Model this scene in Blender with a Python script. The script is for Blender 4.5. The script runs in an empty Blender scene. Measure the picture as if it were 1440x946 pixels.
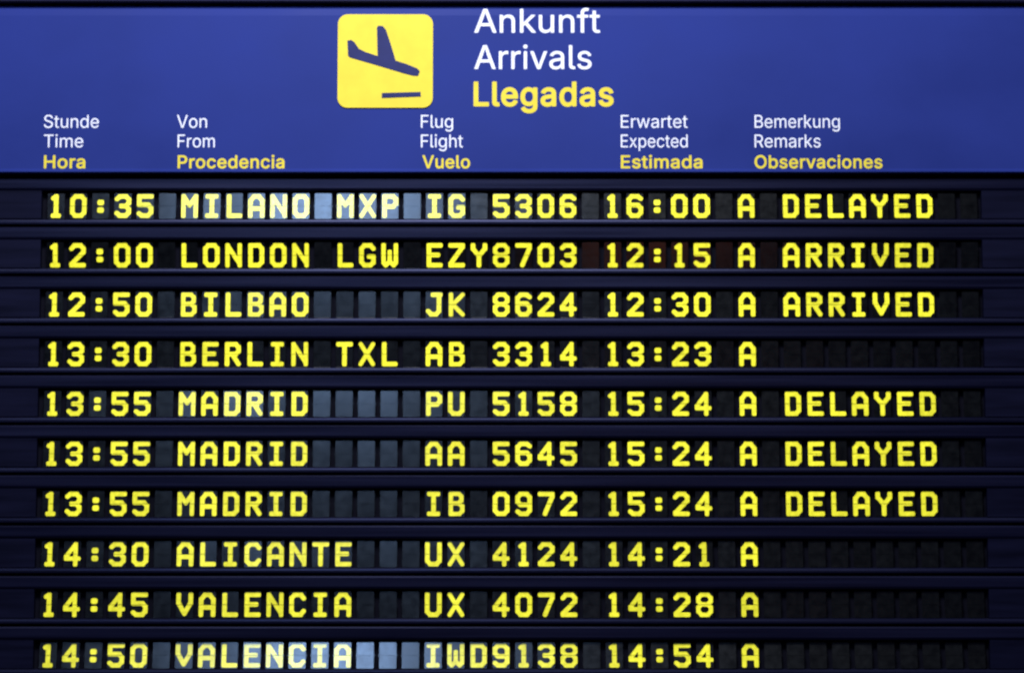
import bpy, bmesh, math, random
import numpy as np
from mathutils import Vector, Matrix

random.seed(7)
scene = bpy.context.scene
C = scene.collection

# ------------------------------------------------------------------ camera
PX = 0.002                       # one photograph pixel on the board, in metres
DIST = 8.0
TH = math.radians(6.4)           # the board hangs above eye level: camera looks slightly up
CAM = Vector((0.0, -DIST * math.cos(TH), -DIST * math.sin(TH)))
cd = bpy.data.cameras.new('camera')
cd.lens = 100.0
cd.sensor_width = 36.0
cd.clip_end = 100.0
cd.dof.use_dof = True
cd.dof.focus_distance = 6.0      # focused a little short of the board, as the soft photograph
cd.dof.aperture_fstop = 5.8
cam = bpy.data.objects.new('camera', cd)
C.objects.link(cam)
cam.location = CAM
cam.rotation_euler = (math.radians(90) + TH, 0, 0)
scene.camera = cam

# ------------------------------------------------------------------ world, lamps, exposure
w = bpy.data.worlds.new('World')
scene.world = w
w.use_nodes = True
w.node_tree.nodes['Background'].inputs['Color'].default_value = (0.16, 0.18, 0.45, 1)
w.node_tree.nodes['Background'].inputs['Strength'].default_value = 0.10
scene.view_settings.view_transform = 'Standard'
scene.view_settings.look = 'None'
scene.view_settings.exposure = 0.0
scene.view_settings.gamma = 1.0


def area(name, loc, target, sx, sy, power, col):
    l = bpy.data.lights.new(name, 'AREA')
    l.shape = 'RECTANGLE'
    l.size, l.size_y = sx, sy
    l.energy = power
    l.color = col
    o = bpy.data.objects.new(name, l)
    C.objects.link(o)
    o.location = loc
    o.rotation_euler = (Vector(target) - Vector(loc)).to_track_quat('-Z', 'Y').to_euler()
    return o


area('hall_lamp', (-0.40, -3.7, 3.4), (0.0, 0, -0.6), 2.0, 1.2, 455, (0.98, 0.98, 1.0))
area('header_fill', (-0.40, -1.5, 2.1), (-0.35, 0, 0.75), 0.7, 0.25, 13, (0.98, 0.98, 1.0))  # unseen lamp added to brighten the upper middle of the header
GL = Vector((-1.06, -7.4, 3.0))          # unseen bluish lamp placed across the hall, mirrored by the flaps as glare
area('glare_lamp', GL, (-0.45, 0, 0), 0.95, 0.9, 78, (0.35, 0.57, 1.0))
RL = Vector((0.86, -7.4, 0.3))           # a small red light across the hall
area('red_lamp', RL, (0.2, 0, 0.2), 0.7, 0.3, 1.7, (1.0, 0.25, 0.10))


def at(px, py, Y=0.0):
    """point of the plane Y seen at a photograph pixel"""
    f = 1440 / 36.0 * 100.0
    d = Vector(((px - 720) / f, 1.0, -(py - 473) / f))
    d = Matrix.Rotation(TH, 3, 'X') @ d
    return CAM + d * ((Y - CAM.y) / d.y)


# ------------------------------------------------------------------ materials
def mat(name, col, rough=0.5, spec=0.5, var=0.0, scale=(30, 30, 30), rvar=0.0, coat=0.0, coat_rough=0.2, bump=0.0, metallic=0.0, col2=None, tint=None):
    m = bpy.data.materials.new(name)
    m.use_nodes = True
    nt = m.node_tree
    b = nt.nodes['Principled BSDF']
    b.inputs['Base Color'].default_value = (*col, 1)
    b.inputs['Roughness'].default_value = rough
    b.inputs['Specular IOR Level'].default_value = spec
    b.inputs['Metallic'].default_value = metallic
    b.inputs['Coat Weight'].default_value = coat
    b.inputs['Coat Roughness'].default_value = coat_rough
    if tint:
        b.inputs['Specular Tint'].default_value = (*tint, 1)
    mp = nt.nodes.new('ShaderNodeMapping')
    mp.inputs['Scale'].default_value = scale
    geo = nt.nodes.new('ShaderNodeNewGeometry')
    nt.links.new(geo.outputs['Position'], mp.inputs['Vector'])
    nz = nt.nodes.new('ShaderNodeTexNoise')
    nz.inputs['Detail'].default_value = 5
    nz.inputs['Scale'].default_value = 1.0
    nt.links.new(mp.outputs['Vector'], nz.inputs['Vector'])
    if var or col2:
        mx = nt.nodes.new('ShaderNodeMix')
        mx.data_type = 'RGBA'
        if col2 is None:
            lo = [c * (1 - var) for c in col]
            hi = [c * (1 + var) for c in col]
        else:
            lo, hi = col, col2
        mx.inputs['A'].default_value = (*lo, 1)
        mx.inputs['B'].default_value = (*hi, 1)
        mr = nt.nodes.new('ShaderNodeMapRange')
        mr.inputs['From Min'].default_value = 0.3
        mr.inputs['From Max'].default_value = 0.7
        nt.links.new(nz.outputs['Fac'], mr.inputs['Value'])
        nt.links.new(mr.outputs['Result'], mx.inputs['Factor'])
        nt.links.new(mx.outputs['Result'], b.inputs['Base Color'])
    if rvar:
        mr2 = nt.nodes.new('ShaderNodeMapRange')
        mr2.inputs['From Min'].default_value = 0.3
        mr2.inputs['From Max'].default_value = 0.7
        mr2.inputs['To Min'].default_value = rough - rvar
        mr2.inputs['To Max'].default_value = rough + rvar
        nt.links.new(nz.outputs['Fac'], mr2.inputs['Value'])
        nt.links.new(mr2.outputs['Result'], b.inputs['Roughness'])
    if bump:
        bp = nt.nodes.new('ShaderNodeBump')
        bp.inputs['Strength'].default_value = bump
        bp.inputs['Distance'].default_value = 0.002
        nt.links.new(nz.outputs['Fac'], bp.inputs['Height'])
        nt.links.new(bp.outputs['Normal'], b.inputs['Normal'])
    return m


BLUE_TINT = (0.45, 0.5, 1.0)
M = {
    'blue': mat('header_blue_enamel', (0.0118, 0.0218, 0.142), 0.5, 0.12, var=0.12, scale=(2.2, 3, 3), rvar=0.10, tint=BLUE_TINT),
    'yellow_sign': mat('sign_yellow_film', (0.55, 0.455, 0.036), 0.5, 0.12, var=0.05, scale=(22, 22, 22)),
    'white': mat('sign_white_film', (0.60, 0.62, 0.72), 0.5, 0.12, var=0.04, scale=(40, 40, 40)),
    'navy': mat('sign_navy_film', (0.012, 0.016, 0.085), 0.5, 0.10, var=0.1),
    'housing': mat('housing_navy_enamel', (0.0019, 0.0021, 0.0088), 0.34, 0.27, var=0.35, scale=(1.2, 6, 60), rvar=0.07, tint=BLUE_TINT),
    'cover': mat('cover_navy_enamel', (0.0019, 0.0021, 0.0085), 0.5, 0.10, var=0.45, scale=(3, 6, 40), rvar=0.07, tint=BLUE_TINT),
    'black': mat('recess_black', (0.0022, 0.0023, 0.0060), 0.8, 0.05),
    'flap': mat('flap_black_card', (0.0014, 0.0018, 0.0022), 0.18, 0.5, var=0.5, scale=(45, 45, 45), rvar=0.02),
    'glyph': mat('flap_yellow_print', (0.82, 0.78, 0.036), 0.18, 0.5, var=0.15, scale=(70, 70, 70), rvar=0.02),
    'casing': mat('casing_dark_metal', (0.006, 0.006, 0.02), 0.5, 0.15, var=0.3, scale=(2, 6, 50), tint=BLUE_TINT),
    'wall': mat('wall_plaster', (0.05, 0.05, 0.055), 0.9, 0.2, var=0.15, scale=(6, 6, 6)),
}

for key, lo in (('glyph', 0.84), ('flap', 0.6)):
    nt = M[key].node_tree
    b = nt.nodes['Principled BSDF']
    src = b.inputs['Base Color'].links[0].from_socket
    oi = nt.nodes.new('ShaderNodeObjectInfo')
    mr = nt.nodes.new('ShaderNodeMapRange')
    mr.inputs['To Min'].default_value = lo
    mr.inputs['To Max'].default_value = 1.12 if key == 'flap' else 1.04
    hsv = nt.nodes.new('ShaderNodeHueSaturation')
    nt.links.new(oi.outputs['Random'], mr.inputs['Value'])
    nt.links.new(mr.outputs['Result'], hsv.inputs['Value'])
    nt.links.new(src, hsv.inputs['Color'])
    nt.links.new(hsv.outputs['Color'], b.inputs['Base Color'])


# ------------------------------------------------------------------ helpers
def link(name, bm, m, parent=None):
    me = bpy.data.meshes.new(name)
    bm.normal_update()
    bm.to_mesh(me)
    bm.free()
    me.materials.append(m)
    o = bpy.data.objects.new(name, me)
    C.objects.link(o)
    if parent:
        o.parent = parent
    return o


def empty(name, loc, label, cat, group=None):
    o = bpy.data.objects.new(name, None)
    C.objects.link(o)
    o.location = loc
    o['label'] = label
    o['category'] = cat
    if group:
        o['group'] = group
    return o


def prism_x(bm, prof, x0, x1):
    """closed (y,z) profile extruded along x"""
    a = [bm.verts.new((x0, y, z)) for y, z in prof]
    b = [bm.verts.new((x1, y, z)) for y, z in prof]
    n = len(prof)
    fs = [bm.faces.new(a), bm.faces.new(b[::-1])]
    for i in range(n):
        fs.append(bm.faces.new((a[i], b[i], b[(i + 1) % n], a[(i + 1) % n])))
    bmesh.ops.recalc_face_normals(bm, faces=fs)


def plate(bm, pts, y0, y1):
    """closed (x,z) outline given a thickness from y0 (front) to y1"""
    a = [bm.verts.new((x, y0, z)) for x, z in pts]
    b = [bm.verts.new((x, y1, z)) for x, z in pts]
    n = len(pts)
    fs = [bm.faces.new(a), bm.faces.new(b[::-1])]
    for i in range(n):
        fs.append(bm.faces.new((a[i], b[i], b[(i + 1) % n], a[(i + 1) % n])))
    bmesh.ops.recalc_face_normals(bm, faces=fs)
    return fs


def box(bm, x0, x1, y0, y1, z0, z1):
    plate(bm, [(x0, z0), (x1, z0), (x1, z1), (x0, z1)], y0, y1)


def rrect(x0, x1, z0, z1, r, n=8):
    out = []
    for cx, cz, a0 in ((x1 - r, z1 - r, 0), (x0 + r, z1 - r, 90), (x0 + r, z0 + r, 180), (x1 - r, z0 + r, 270)):
        for i in range(n + 1):
            a = math.radians(a0 + 90 * i / n)
            out.append((cx + r * math.cos(a), cz + r * math.sin(a)))
    return out


def fill_contour(bm, xs, zs, d, put):
    """faces of the region d < 0 of a sampled distance field; put(x, z) gives the vertex position"""
    V = {}

    def corner(i, j):
        k = (i, j)
        if k not in V:
            V[k] = bm.verts.new(put(xs[j], zs[i]))
        return V[k]

    def cross(i, j, i2, j2):
        k = tuple(sorted(((i, j), (i2, j2))))
        if k not in V:
            a, b = d[k[0]], d[k[1]]
            t = min(0.97, max(0.03, a / (a - b)))
            V[k] = bm.verts.new(put(xs[k[0][1]] + (xs[k[1][1]] - xs[k[0][1]]) * t, zs[k[0][0]] + (zs[k[1][0]] - zs[k[0][0]]) * t))
        return V[k]
    ni, nj = d.shape
    neg = d < 0
    for i in range(ni - 1):
        for j in range(nj - 1):
            ins = (neg[i, j], neg[i, j + 1], neg[i + 1, j + 1], neg[i + 1, j])
            if not any(ins):
                continue
            q = ((i, j), (i, j + 1), (i + 1, j + 1), (i + 1, j))
            poly = []
            for n in range(4):
                if ins[n]:
                    poly.append(corner(*q[n]))
                if ins[n] != ins[(n + 1) % 4]:
                    poly.append(cross(*q[n], *q[(n + 1) % 4]))
            if len(poly) >= 3:
                f = bm.faces.new(poly)
                f.normal_update()
                if f.normal.y > 0:
                    f.normal_flip()


# ------------------------------------------------------------------ the wall and the casing that carry the board
XL, XR = -1.86, 1.86             # the board runs on past both sides of the photograph
ZT = at(720, 7.5, -0.03).z       # top edge of the header
ZB = at(720, 962, 0).z

bm = bmesh.new()
box(bm, -6, 6, 0.16, 0.36, -4, 4)
o = link('wall', bm, M['wall'])
o['kind'] = 'structure'

cas = empty('board_casing', (0, 0.05, ZB), 'dark metal casing whose top edge runs above the blue header', 'casing')


def child(name, bm, m, parent):
    """part built in world coordinates under a parent standing unrotated at its base"""
    o = link(name, bm, m, parent)
    o.matrix_parent_inverse = Matrix.Translation(-Vector(parent.location))
    return o


bm = bmesh.new()
box(bm, XL, XR, 0.05, 0.16, ZB - 0.12, ZT + 0.11)
child('back_panel', bm, M['black'], cas)
bm = bmesh.new()
prism_x(bm, [(-0.045, ZT + 0.004), (-0.049, ZT + 0.008), (-0.049, ZT + 0.10), (-0.040, ZT + 0.11), (0.05, ZT + 0.11), (0.05, ZT + 0.004)], XL, XR)
child('top_rail', bm, M['casing'], cas)
bm = bmesh.new()
prism_x(bm, [(-0.03, ZB - 0.12), (-0.03, ZB - 0.004), (0.05, ZB - 0.004), (0.05, ZB - 0.12)], XL, XR)
child('bottom_rail', bm, M['casing'], cas)
for s in (-1, 1):
    bm = bmesh.new()
    xe = XL if s < 0 else XR
    box(bm, min(xe, xe + s * 0.06), max(xe, xe + s * 0.06), -0.049, 0.16, ZB - 0.12, ZT + 0.11)
    child('side_rail', bm, M['casing'], cas)

# ------------------------------------------------------------------ header sign
ZH0 = at(720, 243, -0.03).z      # lower edge of the header
hs = empty('header_sign', (0, 0, ZH0), 'blue header sign with a yellow landing aeroplane square and white Arrivals titles', 'sign')
bm = bmesh.new()
# a sheet-metal tray: rolled upper edge, small lip turned out at the foot
prism_x(bm, [(0.048, ZH0), (-0.031, ZH0), (-0.0335, ZH0 + 0.002), (-0.0335, ZH0 + 0.006), (-0.030, ZH0 + 0.0112),
             (-0.030, ZT - 0.030), (-0.0285, ZT - 0.012), (-0.024, ZT - 0.002), (0.048, ZT)], XL + 0.002, XR - 0.002)
child('panel', bm, M['blue'], hs)
HY = -0.030


def xz(px, py):
    p = at(px, py, HY)
    return (p.x, p.z)


# pictogram
bm = bmesh.new()
x0, z1 = xz(475.5, 21)
x1, z0 = xz(608.5, 152)
plate(bm, rrect(x0, x1, z0, z1, 0.028), HY - 0.004, HY + 0.003)
pic = child('pictogram', bm, M['yellow_sign'], hs)
bm = bmesh.new()
pl = [(488.5, 58), (494, 57), (498.5, 60), (505, 69.5), (514, 74), (531, 79.5), (530, 40), (532, 37), (538.5, 37.5), (543, 43), (550, 64),
      (556.5, 86), (572, 91), (587, 97), (590.5, 101), (588, 107.5), (582, 107.5), (568, 104), (545, 97), (516, 88.5), (492, 81.5), (489.5, 79)]
plate(bm, [xz(*p) for p in pl][::-1], HY - 0.0052, HY - 0.003)
bmesh.ops.triangulate(bm, faces=[f for f in bm.faces if len(f.verts) > 4])
a = child('aeroplane', bm, M['navy'], pic)
a.matrix_parent_inverse = Matrix.Identity(4)
bm = bmesh.new()
plate(bm, [xz(*p) for p in ((537, 131.5), (591.5, 130), (592, 136.5), (537, 138.5))][::-1], HY - 0.0052, HY - 0.003)
a = child('runway_bar', bm, M['navy'], pic)
a.matrix_parent_inverse = Matrix.Identity(4)


# letter outlines of the sign's grotesque: advance width, closed contours (x, y, x, y ...), capitals 509 high
LETTERS = {
'A': (480,[[16,0,201,509,276,509,463,0,395,0,287,302,264,372,232,478,245,478,213,371,191,302,85,0],[110,142,110,199,370,199,370,142]]),
'B': (456,[[60,0,60,509,241,509,274,507,304,501,329,491,350,477,367,461,381,442,390,421,396,398,398,374,397,353,393,336,387,320,373,301,356,286,336,275,315,267,315,262,331,260,347,254,363,245,378,234,391,220,402,203,411,184,416,161,418,136,416,111,410,88,400,67,386,48,368,31,344,18,317,8,284,2,247,0],[125,57,245,57,281,60,309,67,330,80,344,96,353,115,355,137,352,161,342,184,333,197,320,209,306,218,289,225,269,229,248,231,125,231],[125,285,238,285,256,287,273,290,288,296,308,309,323,326,333,348,336,372,333,393,326,412,313,429,294,442,270,449,240,452,125,452]]),
'E': (419,[[60,0,60,509,372,509,372,452,125,452,125,286,355,286,355,229,125,229,125,57,375,57,375,0]]),
'F': (410,[[60,0,60,509,369,509,369,452,125,452,125,278,346,278,346,221,125,221,125,0]]),
'H': (517,[[60,0,60,509,125,509,125,289,392,289,392,509,457,509,457,0,392,0,392,232,125,232,125,0]]),
'L': (393,[[60,0,60,509,125,509,125,57,361,57,361,0]]),
'O': (533,[[267,-7,235,-5,205,1,177,11,150,25,126,42,105,63,86,88,70,115,57,146,48,179,42,215,40,254,42,293,48,329,57,362,70,393,86,421,105,445,126,466,150,484,177,498,205,508,235,514,267,516,299,514,329,508,357,498,384,484,408,466,429,445,448,421,464,393,477,362,486,329,491,293,493,254,491,215,486,179,477,146,464,115,448,88,429,63,408,42,384,25,357,11,329,1,299,-5],[267,53,296,55,324,63,349,76,372,94,392,116,408,144,420,176,428,213,430,254,428,295,420,332,408,365,392,392,372,415,349,433,324,446,296,453,267,456,237,453,210,445,184,433,161,415,142,392,125,364,113,332,106,295,103,254,106,213,113,176,125,144,142,117,161,94,184,76,210,63,237,55]]),
'P': (445,[[60,0,60,509,235,509,272,506,305,499,332,487,356,471,375,452,390,430,400,404,407,377,409,348,407,318,400,291,390,265,375,243,356,223,332,207,305,195,272,188,235,186,109,186,109,242,233,242,257,244,279,248,297,256,312,266,324,279,333,294,339,310,343,328,344,348,343,367,339,385,333,402,324,416,312,428,297,439,279,446,257,451,232,452,125,452,125,0]]),
'R': (449,[[60,0,60,509,236,509,273,506,305,500,333,489,356,473,376,455,390,433,401,408,407,381,409,352,407,323,401,296,390,271,376,250,356,232,333,217,305,206,273,200,236,198,96,198,96,255,234,255,258,256,280,260,298,267,319,281,334,300,340,316,344,333,345,352,344,371,340,389,334,405,325,419,313,430,298,440,279,446,258,451,233,452,125,452,125,0],[353,0,230,229,303,229,428,0]]),
'S': (447,[[224,-9,188,-7,156,-1,128,9,102,23,81,40,64,60,51,83,42,109,38,137,104,137,108,118,114,102,123,88,136,76,150,66,166,59,185,53,204,50,224,49,246,50,267,54,286,60,303,69,317,79,329,92,338,106,344,122,346,139,342,161,332,179,316,193,296,205,245,222,184,239,145,253,112,269,86,289,67,313,56,341,52,372,54,400,62,425,75,448,92,468,113,484,138,498,165,508,195,514,227,516,259,514,289,508,316,498,340,484,360,468,377,449,390,427,398,403,401,378,337,378,332,402,320,421,302,437,280,449,254,456,225,459,204,457,185,454,167,448,145,435,129,418,118,398,115,376,119,352,131,334,148,319,169,308,212,293,264,279,312,264,328,256,344,248,359,238,372,226,384,213,395,198,402,180,407,161,408,139,406,112,399,87,386,64,370,43,349,25,323,11,294,0,261,-7]]),
'T': (449,[[32,452,32,509,417,509,417,452,257,452,257,0,193,0,193,452]]),
'V': (480,[[204,0,16,509,84,509,192,206,215,137,248,31,235,31,267,138,290,206,395,509,463,509,278,0]]),
'a': (389,[[160,-9,137,-7,115,-3,94,5,76,15,60,29,48,45,38,63,32,84,30,108,32,128,36,146,43,161,58,179,78,193,92,200,108,206,125,211,178,220,234,227,252,230,265,235,273,243,276,255,276,257,273,279,267,297,256,311,240,322,220,329,196,331,171,329,149,322,132,313,118,301,107,288,100,274,41,291,51,313,64,331,79,346,95,358,114,368,133,375,153,380,173,383,194,384,239,379,255,375,271,369,286,360,300,350,312,336,322,320,330,301,335,278,337,251,337,0,277,0,277,52,272,52,252,25,236,12,215,1,199,-4,181,-7],[170,45,192,47,211,51,228,59,248,74,263,93,272,115,276,138,276,190,259,182,231,176,200,171,175,168,134,159,117,150,103,139,95,124,92,105,94,87,102,72,114,61,130,52,149,47]]),
'b': (424,[[229,-8,208,-7,189,-3,172,4,153,17,138,31,118,59,112,59,112,0,53,0,53,509,114,509,114,319,118,319,137,346,152,360,171,373,188,379,207,383,229,384,259,382,287,374,313,361,335,342,354,320,370,293,381,261,388,227,390,189,388,151,381,116,370,84,355,57,336,34,313,16,288,3,260,-6],[220,47,242,49,262,55,279,66,294,80,306,97,316,117,323,139,327,163,328,189,327,215,323,239,316,261,307,281,295,298,280,311,262,322,243,328,220,330,198,328,178,322,161,312,147,299,134,282,125,263,118,241,114,216,113,189,114,162,118,138,125,115,135,95,147,78,162,65,179,55,198,49]]),
'c': (396,[[207,-8,174,-5,144,3,117,16,93,35,72,58,56,85,44,116,37,150,34,187,37,225,44,260,56,291,72,318,93,341,117,360,144,374,174,382,207,384,226,384,243,381,260,377,284,368,305,356,324,341,340,322,349,308,356,293,362,277,303,262,290,289,270,311,242,325,207,330,184,328,163,321,145,310,130,296,118,278,108,258,102,236,98,212,96,187,98,163,102,139,108,117,118,97,130,80,145,66,163,55,184,49,207,46,243,52,271,66,292,89,304,117,363,102,357,86,350,70,341,56,325,37,306,21,292,12,277,5,261,-1,244,-5,226,-7]]),
'd': (424,[[195,-8,165,-6,137,3,111,16,89,34,70,57,55,84,43,116,36,151,34,189,36,227,43,261,55,293,70,320,89,342,112,361,137,374,165,382,196,384,218,383,237,379,253,373,272,360,287,346,306,319,311,319,311,509,372,509,372,0,313,0,313,59,307,59,287,31,272,17,252,4,236,-3,217,-7],[205,47,226,49,246,55,263,65,278,78,290,95,299,115,306,138,310,162,312,189,310,216,306,241,300,263,290,282,278,299,263,312,246,322,227,328,205,330,182,328,162,322,145,311,130,298,118,281,108,261,102,239,98,215,96,189,98,163,102,139,109,117,118,97,130,80,145,66,162,55,182,49]]),
'e': (404,[[212,-8,177,-5,145,3,117,16,92,35,72,58,56,85,44,116,37,150,34,187,36,224,44,258,55,290,71,317,91,340,115,359,142,373,172,382,205,384,226,383,246,380,266,374,285,366,303,355,319,341,334,324,347,305,357,282,365,256,370,227,371,194,371,169,75,169,75,221,338,221,310,202,308,226,304,248,298,269,288,286,277,301,263,314,246,323,227,328,205,330,183,328,164,323,146,313,131,301,119,286,109,270,102,251,97,231,96,211,96,178,98,151,102,127,110,106,121,88,135,73,151,61,169,53,190,48,212,46,234,48,254,53,271,61,285,73,297,88,306,105,365,91,358,72,348,55,335,39,320,26,302,14,283,4,261,-3,237,-7]]),
'f': (254,[[228,379,228,327,6,327,6,379],[81,0,81,432,82,452,87,470,96,486,107,499,120,510,135,519,152,525,169,529,187,530,222,527,243,521,227,468,215,472,195,474,171,470,154,460,145,443,142,419,142,0]]),
'g': (425,[[207,-151,180,-149,156,-146,134,-140,114,-132,97,-122,82,-110,70,-97,59,-84,51,-69,101,-41,122,-66,136,-78,154,-88,169,-93,187,-96,207,-97,236,-95,261,-87,282,-75,298,-58,308,-34,311,-6,311,68,306,68,287,41,272,28,252,16,236,10,217,6,195,5,165,7,138,14,113,27,90,43,71,65,55,90,43,120,36,154,34,191,36,229,43,263,55,293,71,320,90,342,112,361,138,374,166,382,196,384,218,383,237,379,253,373,273,360,288,346,308,319,313,319,313,379,372,379,372,-9,370,-40,363,-67,350,-90,334,-109,314,-124,291,-136,265,-144,237,-149],[205,59,227,61,246,66,264,75,278,87,290,103,300,121,307,142,311,166,312,193,311,219,307,242,300,264,291,283,279,299,264,312,247,322,227,328,205,330,182,328,163,322,145,312,130,298,118,282,109,262,102,241,98,218,96,193,98,167,102,144,109,123,118,104,131,88,145,76,163,66,183,61]]),
'h': (410,[[114,227,114,0,53,0,53,509,114,509,114,287,102,287,116,319,132,344,152,362,175,374,200,382,227,384,252,383,275,377,295,369,313,356,328,340,341,321,350,298,355,271,357,240,357,0,296,0,296,235,293,263,286,286,273,304,256,318,235,326,210,329,192,328,176,324,161,317,141,303,126,283,119,266,115,248]]),
'i': (167,[[53,0,53,379,114,379,114,0],[84,443,67,446,54,455,44,468,41,483,44,499,54,512,67,521,84,524,100,521,114,512,123,499,126,483,123,468,114,455,100,446]]),
'k': (381,[[110,137,110,212,121,212,284,379,360,379,184,199,177,199],[53,0,53,509,114,509,114,0],[294,0,148,186,191,229,372,0]]),
'l': (189,[[139,-2,112,0,91,8,74,20,62,37,55,59,53,84,53,509,114,509,114,99,115,77,120,62,130,54,146,52,160,53,170,54,181,3,162,-1]]),
'm': (610,[[53,0,53,379,112,379,112,295,108,295,114,314,122,331,132,346,151,363,172,376,195,384,219,386,245,383,268,375,287,361,303,342,314,320,321,295,312,295,318,312,326,329,337,343,350,356,364,366,381,375,398,381,417,385,437,386,458,385,478,380,497,372,514,361,529,346,541,328,550,307,555,283,557,255,557,0,496,0,496,254,493,279,485,298,473,313,456,323,438,329,419,330,395,328,374,320,358,307,345,290,338,270,335,247,335,0,274,0,274,260,272,280,265,297,253,311,238,322,220,328,199,330,178,328,158,320,140,307,126,289,119,274,115,257,114,238,114,0]]),
'n': (410,[[114,227,114,0,53,0,53,379,112,379,112,287,102,287,116,319,132,344,152,362,175,374,200,382,227,384,252,383,275,377,295,369,313,356,328,340,341,321,350,298,355,271,357,240,357,0,296,0,296,235,293,263,286,286,273,304,256,318,235,326,210,329,192,328,176,324,161,317,141,303,126,283,119,266,115,248]]),
'o': (415,[[207,-8,174,-5,144,3,117,16,93,35,72,58,56,85,44,116,37,150,34,187,37,225,44,260,56,291,72,318,93,341,117,360,144,374,174,382,207,384,241,382,271,374,299,360,323,341,343,318,359,291,371,260,379,225,381,187,379,150,371,116,359,85,343,58,323,35,299,16,271,3,241,-5],[207,46,231,49,252,55,270,66,285,80,298,97,307,117,314,139,318,163,319,187,318,212,314,236,307,258,298,278,285,296,270,310,252,321,231,328,207,330,184,328,163,321,145,310,130,296,118,278,108,258,102,236,98,212,96,187,98,163,102,139,108,117,118,97,130,80,145,66,163,55,184,49]]),
'p': (424,[[53,-143,53,379,112,379,112,319,118,319,137,346,152,360,171,373,188,379,207,383,229,384,259,382,287,374,313,361,335,342,354,320,370,293,381,261,388,227,390,189,388,151,381,116,370,84,355,57,336,34,313,16,288,3,260,-6,229,-8,208,-7,189,-3,173,4,153,17,138,31,118,59,114,59,114,-143],[220,47,242,49,262,55,279,66,294,80,306,97,316,117,323,139,327,163,328,189,327,215,323,239,316,261,307,281,295,298,280,311,262,322,243,328,220,330,198,328,178,322,161,312,147,299,134,282,125,263,118,241,114,216,113,189,114,162,118,138,125,115,135,95,147,78,162,65,179,55,198,49]]),
'r': (259,[[53,0,53,379,112,379,112,321,115,321,124,339,137,354,152,367,171,377,191,383,213,385,229,384,243,384,243,322,230,324,207,326,182,323,159,315,140,301,126,284,117,262,114,237,114,0]]),
's': (365,[[182,-8,157,-7,133,-3,112,3,93,12,76,24,62,38,50,54,41,73,36,94,94,107,101,87,111,72,124,60,141,52,160,47,181,45,206,47,227,53,244,62,262,81,268,103,265,121,254,136,237,147,212,155,149,170,118,180,92,192,72,208,58,227,50,249,47,274,49,295,55,314,65,332,79,347,95,360,115,370,137,378,161,383,187,384,212,383,234,379,254,372,271,363,286,352,299,339,309,324,318,308,324,290,268,277,258,298,243,316,228,325,210,331,187,333,166,331,147,326,131,317,114,299,109,277,112,258,124,243,136,235,152,229,172,223,229,209,261,200,287,187,306,171,320,153,328,131,331,107,329,85,323,65,312,47,298,31,281,18,260,6,236,-2,210,-7]]),
't': (227,[[204,379,204,327,6,327,6,379],[65,471,126,471,126,98,128,76,136,61,150,53,170,50,185,51,202,54,213,2,192,-3,168,-4,138,-1,113,7,92,21,77,41,68,64,65,93]]),
'u': (410,[[182,-5,158,-3,135,2,115,11,97,23,82,39,69,59,60,82,54,109,53,139,53,379,114,379,114,144,116,117,124,94,137,75,154,61,175,53,200,50,218,51,234,55,249,62,268,77,283,97,290,113,295,132,296,153,296,379,357,379,357,0,298,0,298,92,307,92,294,60,277,35,257,17,234,5,209,-3]]),
'v': (389,[[163,0,17,379,84,379,165,155,187,87,206,21,184,21,203,87,224,155,305,379,371,379,226,0]]),
'w': (567,[[138,0,23,379,87,379,133,214,154,137,175,41,165,41,186,135,206,214,252,379,316,379,362,214,382,136,402,41,391,41,413,135,434,214,480,379,545,379,429,0,368,0,319,172,305,225,291,280,277,338,291,338,277,280,263,225,248,172,199,0]]),
'x': (379,[[21,0,171,218,171,171,29,379,100,379,147,306,179,253,207,206,175,206,202,253,233,306,282,379,352,379,209,169,209,214,358,0,287,0,231,85,200,136,173,182,205,182,178,136,148,85,91,0]]),
}
CAP = 509.0


def field(loops, X, Z):
    """signed distance to a letter: union of its outer contours less their holes"""
    def area2(l):
        x, y = l[:, 0], l[:, 1]
        return float((x * np.roll(y, -1) - np.roll(x, -1) * y).sum())
    ls = [np.array(l, float).reshape(-1, 2) for l in loops]
    sign = area2(max(ls, key=lambda l: abs(area2(l)))) > 0
    out = np.full(X.shape, 1e9)

    def sd(l):
        d = np.full(X.shape, 1e18)
        c = np.zeros(X.shape, bool)
        for (ax, ay), (bx, by) in zip(l, np.roll(l, -1, 0)):
            vx, vy = bx - ax, by - ay
            t = np.clip(((X - ax) * vx + (Z - ay) * vy) / (vx * vx + vy * vy + 1e-9), 0, 1)
            d = np.minimum(d, (X - ax - t * vx) ** 2 + (Z - ay - t * vy) ** 2)
            if ay != by:
                c ^= ((ay > Z) != (by > Z)) & (X < ax + (Z - ay) / (by - ay) * vx)
        return np.where(c, -1, 1) * np.sqrt(d)
    holes = [(l, sd(l)) for l in ls if (area2(l) > 0) != sign]
    for l in ls:
        if (area2(l) > 0) == sign:
            d = sd(l)
            for h, dh in holes:
                if h[:, 0].min() >= l[:, 0].min() and h[:, 0].max() <= l[:, 0].max() and h[:, 1].min() >= l[:, 1].min() and h[:, 1].max() <= l[:, 1].max():
                    d = np.maximum(d, -dh)
            out = np.minimum(out, d)
    return out


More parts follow.
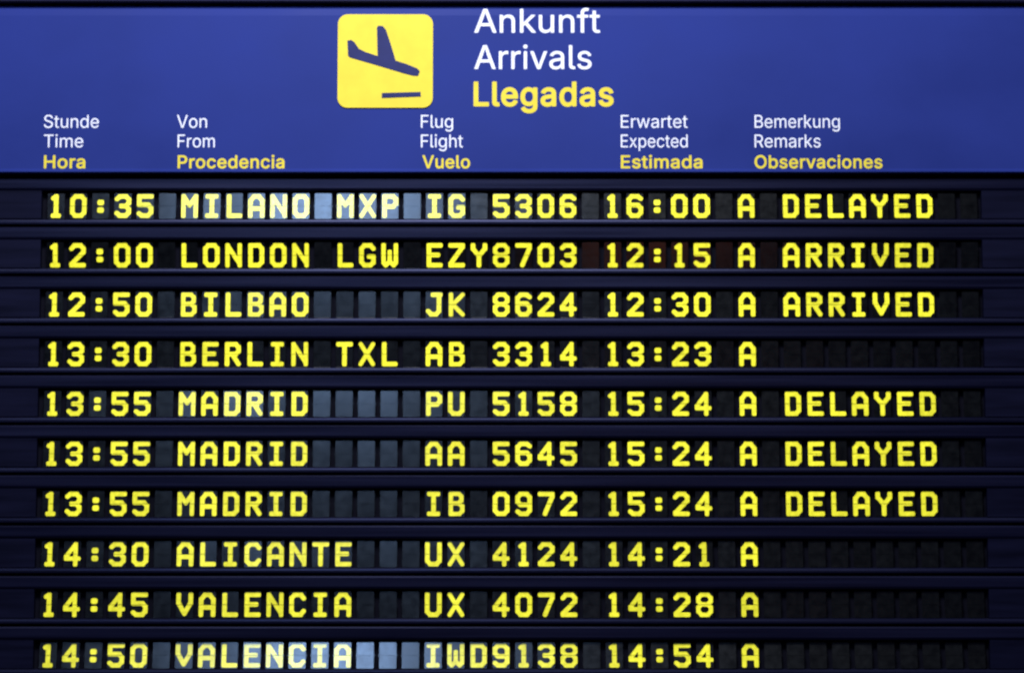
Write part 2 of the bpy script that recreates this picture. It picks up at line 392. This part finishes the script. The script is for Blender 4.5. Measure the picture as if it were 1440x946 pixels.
def lettering(name, text, px0, px1, cap_top, base, m, bold=0.0, label=None, y=HY):
    """thin film lettering fitted between two pixels, capitals from cap_top to base; bold thickens every stroke"""
    S = 8.0
    pen, glyphs = 0.0, []
    for c in text:
        adv, loops = LETTERS[c]
        glyphs.append((pen, loops))
        pen += adv + 1.2 * bold
    xa = min(p + min(l[0::2]) for p, ls in glyphs[:1] for l in ls) - bold
    xb = max(p + max(l[0::2]) for p, ls in glyphs[-1:] for l in ls) + bold
    X0, Z1 = xz(px0, cap_top)
    X1, Z0 = xz(px1, base)
    sx = (X1 - X0) / (xb - xa)
    sz = (Z1 - Z0) / (CAP + 2 * bold)
    bm = bmesh.new()
    for p, loops in glyphs:
        ax = [v for l in loops for v in l[0::2]]
        az = [v for l in loops for v in l[1::2]]
        xs = np.arange(min(ax) - bold - 1.5 * S, max(ax) + bold + 2 * S, S)
        zs = np.arange(min(az) - bold - 1.5 * S, max(az) + bold + 2 * S, S)
        Xg, Zg = np.meshgrid(xs + 0.137, zs + 0.211)
        fill_contour(bm, xs, zs, field(loops, Xg, Zg) - bold,
                     lambda x, z: (X0 + (x + p - xa) * sx, y - 0.0008, Z0 + (z + bold) * sz))
    o = child(name, bm, m, hs)
    if label:
        o['label'] = label
    return o


lettering('title', 'Ankunft', 667, 844, 13, 46.5, M['white'], 4, 'white title reading Ankunft')
lettering('title', 'Arrivals', 667, 832, 64, 97.5, M['white'], 4, 'white title reading Arrivals')
lettering('title', 'Llegadas', 666, 863, 115, 150, M['yellow_sign'], 20, 'bold yellow title reading Llegadas')
heads = [
    (('Stunde', 62, 139), ('Time', 62, 117), ('Hora', 62, 120)),
    (('Von', 249, 291), ('From', 250, 302), ('Procedencia', 250, 400)),
    (('Flug', 592, 637), ('Flight', 592, 651), ('Vuelo', 594, 661)),
    (('Erwartet', 873, 967), ('Expected', 873, 967), ('Estimada', 873, 988)),
    (('Bemerkung', 1061, 1181), ('Remarks', 1061, 1154), ('Observaciones', 1061, 1241)),
]
for col in heads:
    for (t, a0, a1), (ct, bs, mk, bd, cw) in zip(col, ((162, 180, 'white', 0, 'white'), (189.5, 207.5, 'white', 0, 'white'), (218.5, 237, 'yellow_sign', 15, 'bold yellow'))):
        lettering('column_heading', t, a0, a1, ct, bs, M[mk], bd, '%s column heading reading %s' % (cw, t))

# ------------------------------------------------------------------ flap characters
G = {
    '0': [[(1, 0), (0, 1), (0, 5), (1, 6), (3, 6), (4, 5), (4, 1), (3, 0), (1, 0)]],
    '1': [[(1, 5.4), (2, 6), (2, 0)], [(1.1, 0), (2.9, 0)]],
    '2': [[(0, 5), (1, 6), (3, 6), (4, 5), (4, 4), (0, 0.3), (0, 0), (4, 0)]],
    '3': [[(0, 5.2), (1, 6), (3, 6), (4, 5), (4, 4), (3, 3), (1.5, 3)], [(3, 3), (4, 2), (4, 1), (3, 0), (1, 0), (0, 0.8)]],
    '4': [[(3, 0), (3, 6), (0, 2.3), (0, 1.7), (4, 1.7)]],
    '5': [[(4, 6), (0, 6), (0, 3.4), (3, 3.4), (4, 2.4), (4, 1), (3, 0), (1, 0), (0, 0.7)]],
    '6': [[(4, 5.3), (3, 6), (1, 6), (0, 5), (0, 1), (1, 0), (3, 0), (4, 1), (4, 2.4), (3, 3.3), (0, 3.3)]],
    '7': [[(0, 6), (4, 6), (4, 5.2), (1.6, 0)]],
    '8': [[(1, 3.1), (0, 4), (0, 5), (1, 6), (3, 6), (4, 5), (4, 4), (3, 3.1), (1, 3.1), (0, 2.2), (0, 1), (1, 0), (3, 0), (4, 1), (4, 2.2), (3, 3.1)]],
    '9': [[(0, 0.7), (1, 0), (3, 0), (4, 1), (4, 5), (3, 6), (1, 6), (0, 5), (0, 3.6), (1, 2.7), (4, 2.7)]],
    ':': [[(1.85, 4.1), (2.15, 4.1)], [(1.85, 1.75), (2.15, 1.75)]],
    'A': [[(0, 0), (0, 4.6), (1.2, 6), (2.8, 6), (4, 4.6), (4, 0)], [(0, 2.2), (4, 2.2)]],
    'B': [[(0.3, 0), (0.3, 6), (2.8, 6), (3.7, 5.2), (3.7, 4), (2.8, 3.2), (0.3, 3.2)], [(2.8, 3.2), (4, 2.3), (4, 0.9), (3, 0), (0.3, 0)]],
    'C': [[(4, 4.9), (3, 6), (1, 6), (0, 5), (0, 1), (1, 0), (3, 0), (4, 1.1)]],
    'D': [[(0.2, 0), (0.2, 6), (3, 6), (4, 5), (4, 1), (3, 0), (0.2, 0)]],
    'E': [[(4, 6), (0.2, 6), (0.2, 0), (4, 0)], [(0.2, 3.1), (3.2, 3.1)]],
    'G': [[(4, 5.0), (3, 6), (1, 6), (0, 5), (0, 1), (1, 0), (3, 0), (4, 0.8), (4, 2.6), (2.6, 2.6)]],
    'I': [[(0.6, 6), (3.4, 6)], [(2, 6), (2, 0)], [(0.6, 0), (3.4, 0)]],
    'J': [[(1.6, 6), (4, 6)], [(3.6, 6), (3.6, 1), (2.6, 0), (1, 0), (0, 1)]],
    'K': [[(0.2, 0), (0.2, 6)], [(4, 6), (0.8, 3), (4, 0)]],
    'L': [[(0.3, 6), (0.3, 0), (4, 0)]],
    'M': [[(0, 0), (0, 6), (2, 3.2), (4, 6), (4, 0)]],
    'N': [[(0, 0), (0, 6), (4, 0.4)], [(4, 0), (4, 6)]],
    'O': [[(1, 0), (0, 1), (0, 5), (1, 6), (3, 6), (4, 5), (4, 1), (3, 0), (1, 0)]],
    'P': [[(0.2, 0), (0.2, 6), (3, 6), (4, 5.1), (4, 3.7), (3, 2.8), (0.2, 2.8)]],
    'R': [[(0.2, 0), (0.2, 6), (3, 6), (4, 5.1), (4, 3.9), (3, 3), (0.2, 3)], [(1.9, 3), (4, 0)]],
    'T': [[(0, 6), (4, 6)], [(2, 6), (2, 0)]],
    'U': [[(0, 6), (0, 1), (1, 0), (3, 0), (4, 1), (4, 6)]],
    'V': [[(0, 6), (0, 3.6), (2, 0.3), (4, 3.6), (4, 6)]],
    'W': [[(0, 6), (0, 0.8), (0.7, 0), (2, 1.2), (3.3, 0), (4, 0.8), (4, 6)], [(2, 1.2), (2, 4)]],
    'X': [[(0, 6), (4, 0)], [(4, 6), (0, 0)]],
    'Y': [[(0, 6), (0, 5), (2, 2.8), (4, 5), (4, 6)], [(2, 2.8), (2, 0)]],
    'Z': [[(0, 6), (4, 6), (4, 5.6), (0, 0.4), (0, 0), (4, 0)]],
}
GW, GH, ST = 23.2 * PX, 34.2 * PX, 6.35 * PX      # character width, height, stroke
STEP = 0.0012
LEAF = 0.0007                                     # the upper leaf stands this much proud of the lower


def glyph_mesh(ch):
    """printed character traced from the outline of its strokes, cut at the hinge"""
    r = ST / 2
    if ch in 'MNBW48XK':
        r *= 0.93
    ux, uz = (GW - 2 * r) / 4, (GH - 2 * r) / 6
    xs = np.arange(-GW / 2 - 2 * STEP, GW / 2 + 2.5 * STEP, STEP)
    bm = bmesh.new()
    for half in (0, 1):
        zs = np.arange(0.0006, GH / 2 + 2.5 * STEP, STEP) * (1 if half == 0 else -1)
        Xg, Zg = np.meshgrid(xs, zs)
        d = np.full(Xg.shape, 9.0)
        for st in G[ch]:
            pts = [((x - 2) * ux, (z - 3) * uz) for x, z in st]
            for (ax, az), (bx, bz) in zip(pts, pts[1:]):
                vx, vz = bx - ax, bz - az
                L = vx * vx + vz * vz + 1e-12
                t = np.clip(((Xg - ax) * vx + (Zg - az) * vz) / L, 0, 1)
                dx, dz = np.abs(Xg - ax - t * vx), np.abs(Zg - az - t * vz)
                # between a round and a square pen: corners stay blocky
                e = (dx ** 3.2 + dz ** 3.2) ** (1 / 3.2) if (abs(vx) < 1e-9 or abs(vz) < 1e-9) else np.hypot(dx, dz)
                d = np.minimum(d, e - r * (1.25 if ch == ':' else 1.0))
        y = -0.0011 - (LEAF if half == 0 else 0)
        fill_contour(bm, xs, zs, d, lambda x, z: (x, y, z))
    me = bpy.data.meshes.new('character')
    bm.to_mesh(me)
    bm.free()
    me.materials.append(M['glyph'])
    return me


GM = {}
# one flap pair: two thin cards on a hinge, upper one proud; corners clipped
FW, FH = 23.8 * PX, 37.0 * PX


def flap_mesh():
    bm = bmesh.new()
    c = 0.002
    plate(bm, [(-FW / 2, 0.0002), (FW / 2, 0.0002), (FW / 2, FH / 2 - c), (FW / 2 - c, FH / 2), (-FW / 2 + c, FH / 2), (-FW / 2, FH / 2 - c)], -LEAF - 0.0004, 0.0004)
    plate(bm, [(-FW / 2, -FH / 2 + c), (-FW / 2 + c, -FH / 2), (FW / 2 - c, -FH / 2), (FW / 2, -FH / 2 + c), (FW / 2, -0.0002), (-FW / 2, -0.0002)], -0.0004, 0.0006)
    # hinge pins at both sides of the split
    for s in (-1, 1):
        box(bm, s * FW / 2 - (0.003 if s < 0 else 0), s * FW / 2 + (0.003 if s > 0 else 0), -0.001, 0.001, -0.0012, 0.0012)
    me = bpy.data.meshes.new('flap')
    bm.to_mesh(me)
    bm.free()
    me.materials.append(M['flap'])
    return me


FM = flap_mesh()

# ------------------------------------------------------------------ the ten rows
ROWS = [
    # time, from, flight, expected, remark, glare (degrees off the mirror angle of the bluish lamp), label
    ('10:35', 'MILANO MXP', 'IG 5306', '16:00', 'A DELAYED', 0.0, 'flap row reading 10:35 Milano MXP, pale glare across its letters'),
    ('12:00', 'LONDON LGW', 'EZY8703', '12:15', 'A ARRIVED', None, 'flap row reading 12:00 London LGW, arrived, with reddish glints'),
    ('12:50', 'BILBAO', 'JK 8624', '12:30', 'A ARRIVED', -4.5, 'flap row reading 12:50 Bilbao, JK 8624, arrived'),
    ('13:30', 'BERLIN TXL', 'AB 3314', '13:23', 'A', -7.6, 'flap row reading 13:30 Berlin TXL with no remark'),
    ('13:55', 'MADRID', 'PU 5158', '15:24', 'A DELAYED', -3.4, 'flap row reading 13:55 Madrid, PU 5158, delayed'),
    ('13:55', 'MADRID', 'AA 5645', '15:24', 'A DELAYED', -4.8, 'flap row reading 13:55 Madrid, AA 5645, delayed'),
    ('13:55', 'MADRID', 'IB 0972', '15:24', 'A DELAYED', -5.6, 'flap row reading 13:55 Madrid, IB 0972, delayed'),
    ('14:30', 'ALICANTE', 'UX 4124', '14:21', 'A', -4.5, 'flap row reading 14:30 Alicante, UX 4124, with no remark'),
    ('14:45', 'VALENCIA', 'UX 4072', '14:28', 'A', -6.2, 'flap row reading 14:45 Valencia, UX 4072, with no remark'),
    ('14:50', 'VALENCIA', 'IWD9138', '14:54', 'A', -0.7, 'lowest flap row reading 14:50 Valencia, IWD9138, under pale glare'),
]
NC = 42
c_top, c_bot = at(720, 290).z, at(720, 921).z
PITCH = (c_top - c_bot) / 9
X_FIRST = at(79, 290).x
XP = (at(1299.5, 290).x - X_FIRST) / 39
XC0 = at(55, 500).x
XC1 = X_FIRST + XP * (NC - 0.5) + 0.004


def mirror_tilt(P, L):
    h = (CAM - P).normalized() + (L - P).normalized()
    return math.atan2(h.z, -h.y)


V = PX / math.cos(TH)            # a photograph pixel measured up the board
for r, (tm, fr, fl, ex, rm, glare, label) in enumerate(ROWS):
    z = c_top - r * PITCH
    row = empty('flap_row', (0, 0, z), label, 'display row', 'split flap rows on the arrivals board')
    # upper rail: flat face, its lower edge folded back over the flaps
    bm = bmesh.new()
    t0, t1 = 39.3 * V, 21.8 * V
    prism_x(bm, [(0.048, t0), (-0.0075, t0), (-0.0105, t0 - 0.004), (-0.0105, t1 + 0.006), (-0.007, t1), (0.048, t1)], XL + 0.002, XR - 0.002)
    link('upper_rail', bm, M['housing'], row)
    # lower rail: its upper edge is a rounded lip that catches the light
    bm = bmesh.new()
    l0, l1 = -18.5 * V, -26.5 * V
    prism_x(bm, [(0.048, l0), (-0.003, l0), (-0.0068, l0 - 0.0012), (-0.0092, l0 - 0.004), (-0.0100, l0 - 0.008), (-0.0100, l1 + 0.003), (-0.0080, l1), (0.048, l1)], XL + 0.002, XR - 0.002)
    link('lower_rail', bm, M['housing'], row)
    bm = bmesh.new()
    box(bm, XL + 0.002, XR - 0.002, 0.018, 0.046, l0, t1)
    link('back_plate', bm, M['black'], row)
    for xa, xb in ((XL + 0.002, XC0), (XC1, XR - 0.002)):
        bm = bmesh.new()
        box(bm, xa, xb, -0.0088, 0.017, l0 + 0.001, t1 - 0.001)
        o = link('end_cover', bm, M['cover'], row)
    text = tm.ljust(6) + fr.ljust(11) + fl.ljust(8) + ex.ljust(6) + rm
    text = text.ljust(NC)
    for k in range(NC):
        ch = text[k]
        x = X_FIRST + XP * k
        f = bpy.data.objects.new('flap', FM)
        C.objects.link(f)
        f.parent = row
        f.location = (x, 0, 0)
        Pc = Vector((x, 0, z))
        if glare is None:
            al = mirror_tilt(Vector((0.42, 0, z)), RL) + math.radians(random.gauss(-0.8, 0.5))
        else:
            al = mirror_tilt(Vector((-0.45, 0, z)), GL) + math.radians(0.85 * glare + random.gauss(0, 0.25 if glare > -1.5 else 0.4))
        f.rotation_euler = (-al, 0, math.radians(random.gauss(0, 0.35)))
        if ch != ' ':
            if ch not in GM:
                GM[ch] = glyph_mesh(ch)
            g = bpy.data.objects.new('character', GM[ch])
            C.objects.link(g)
            g.parent = f
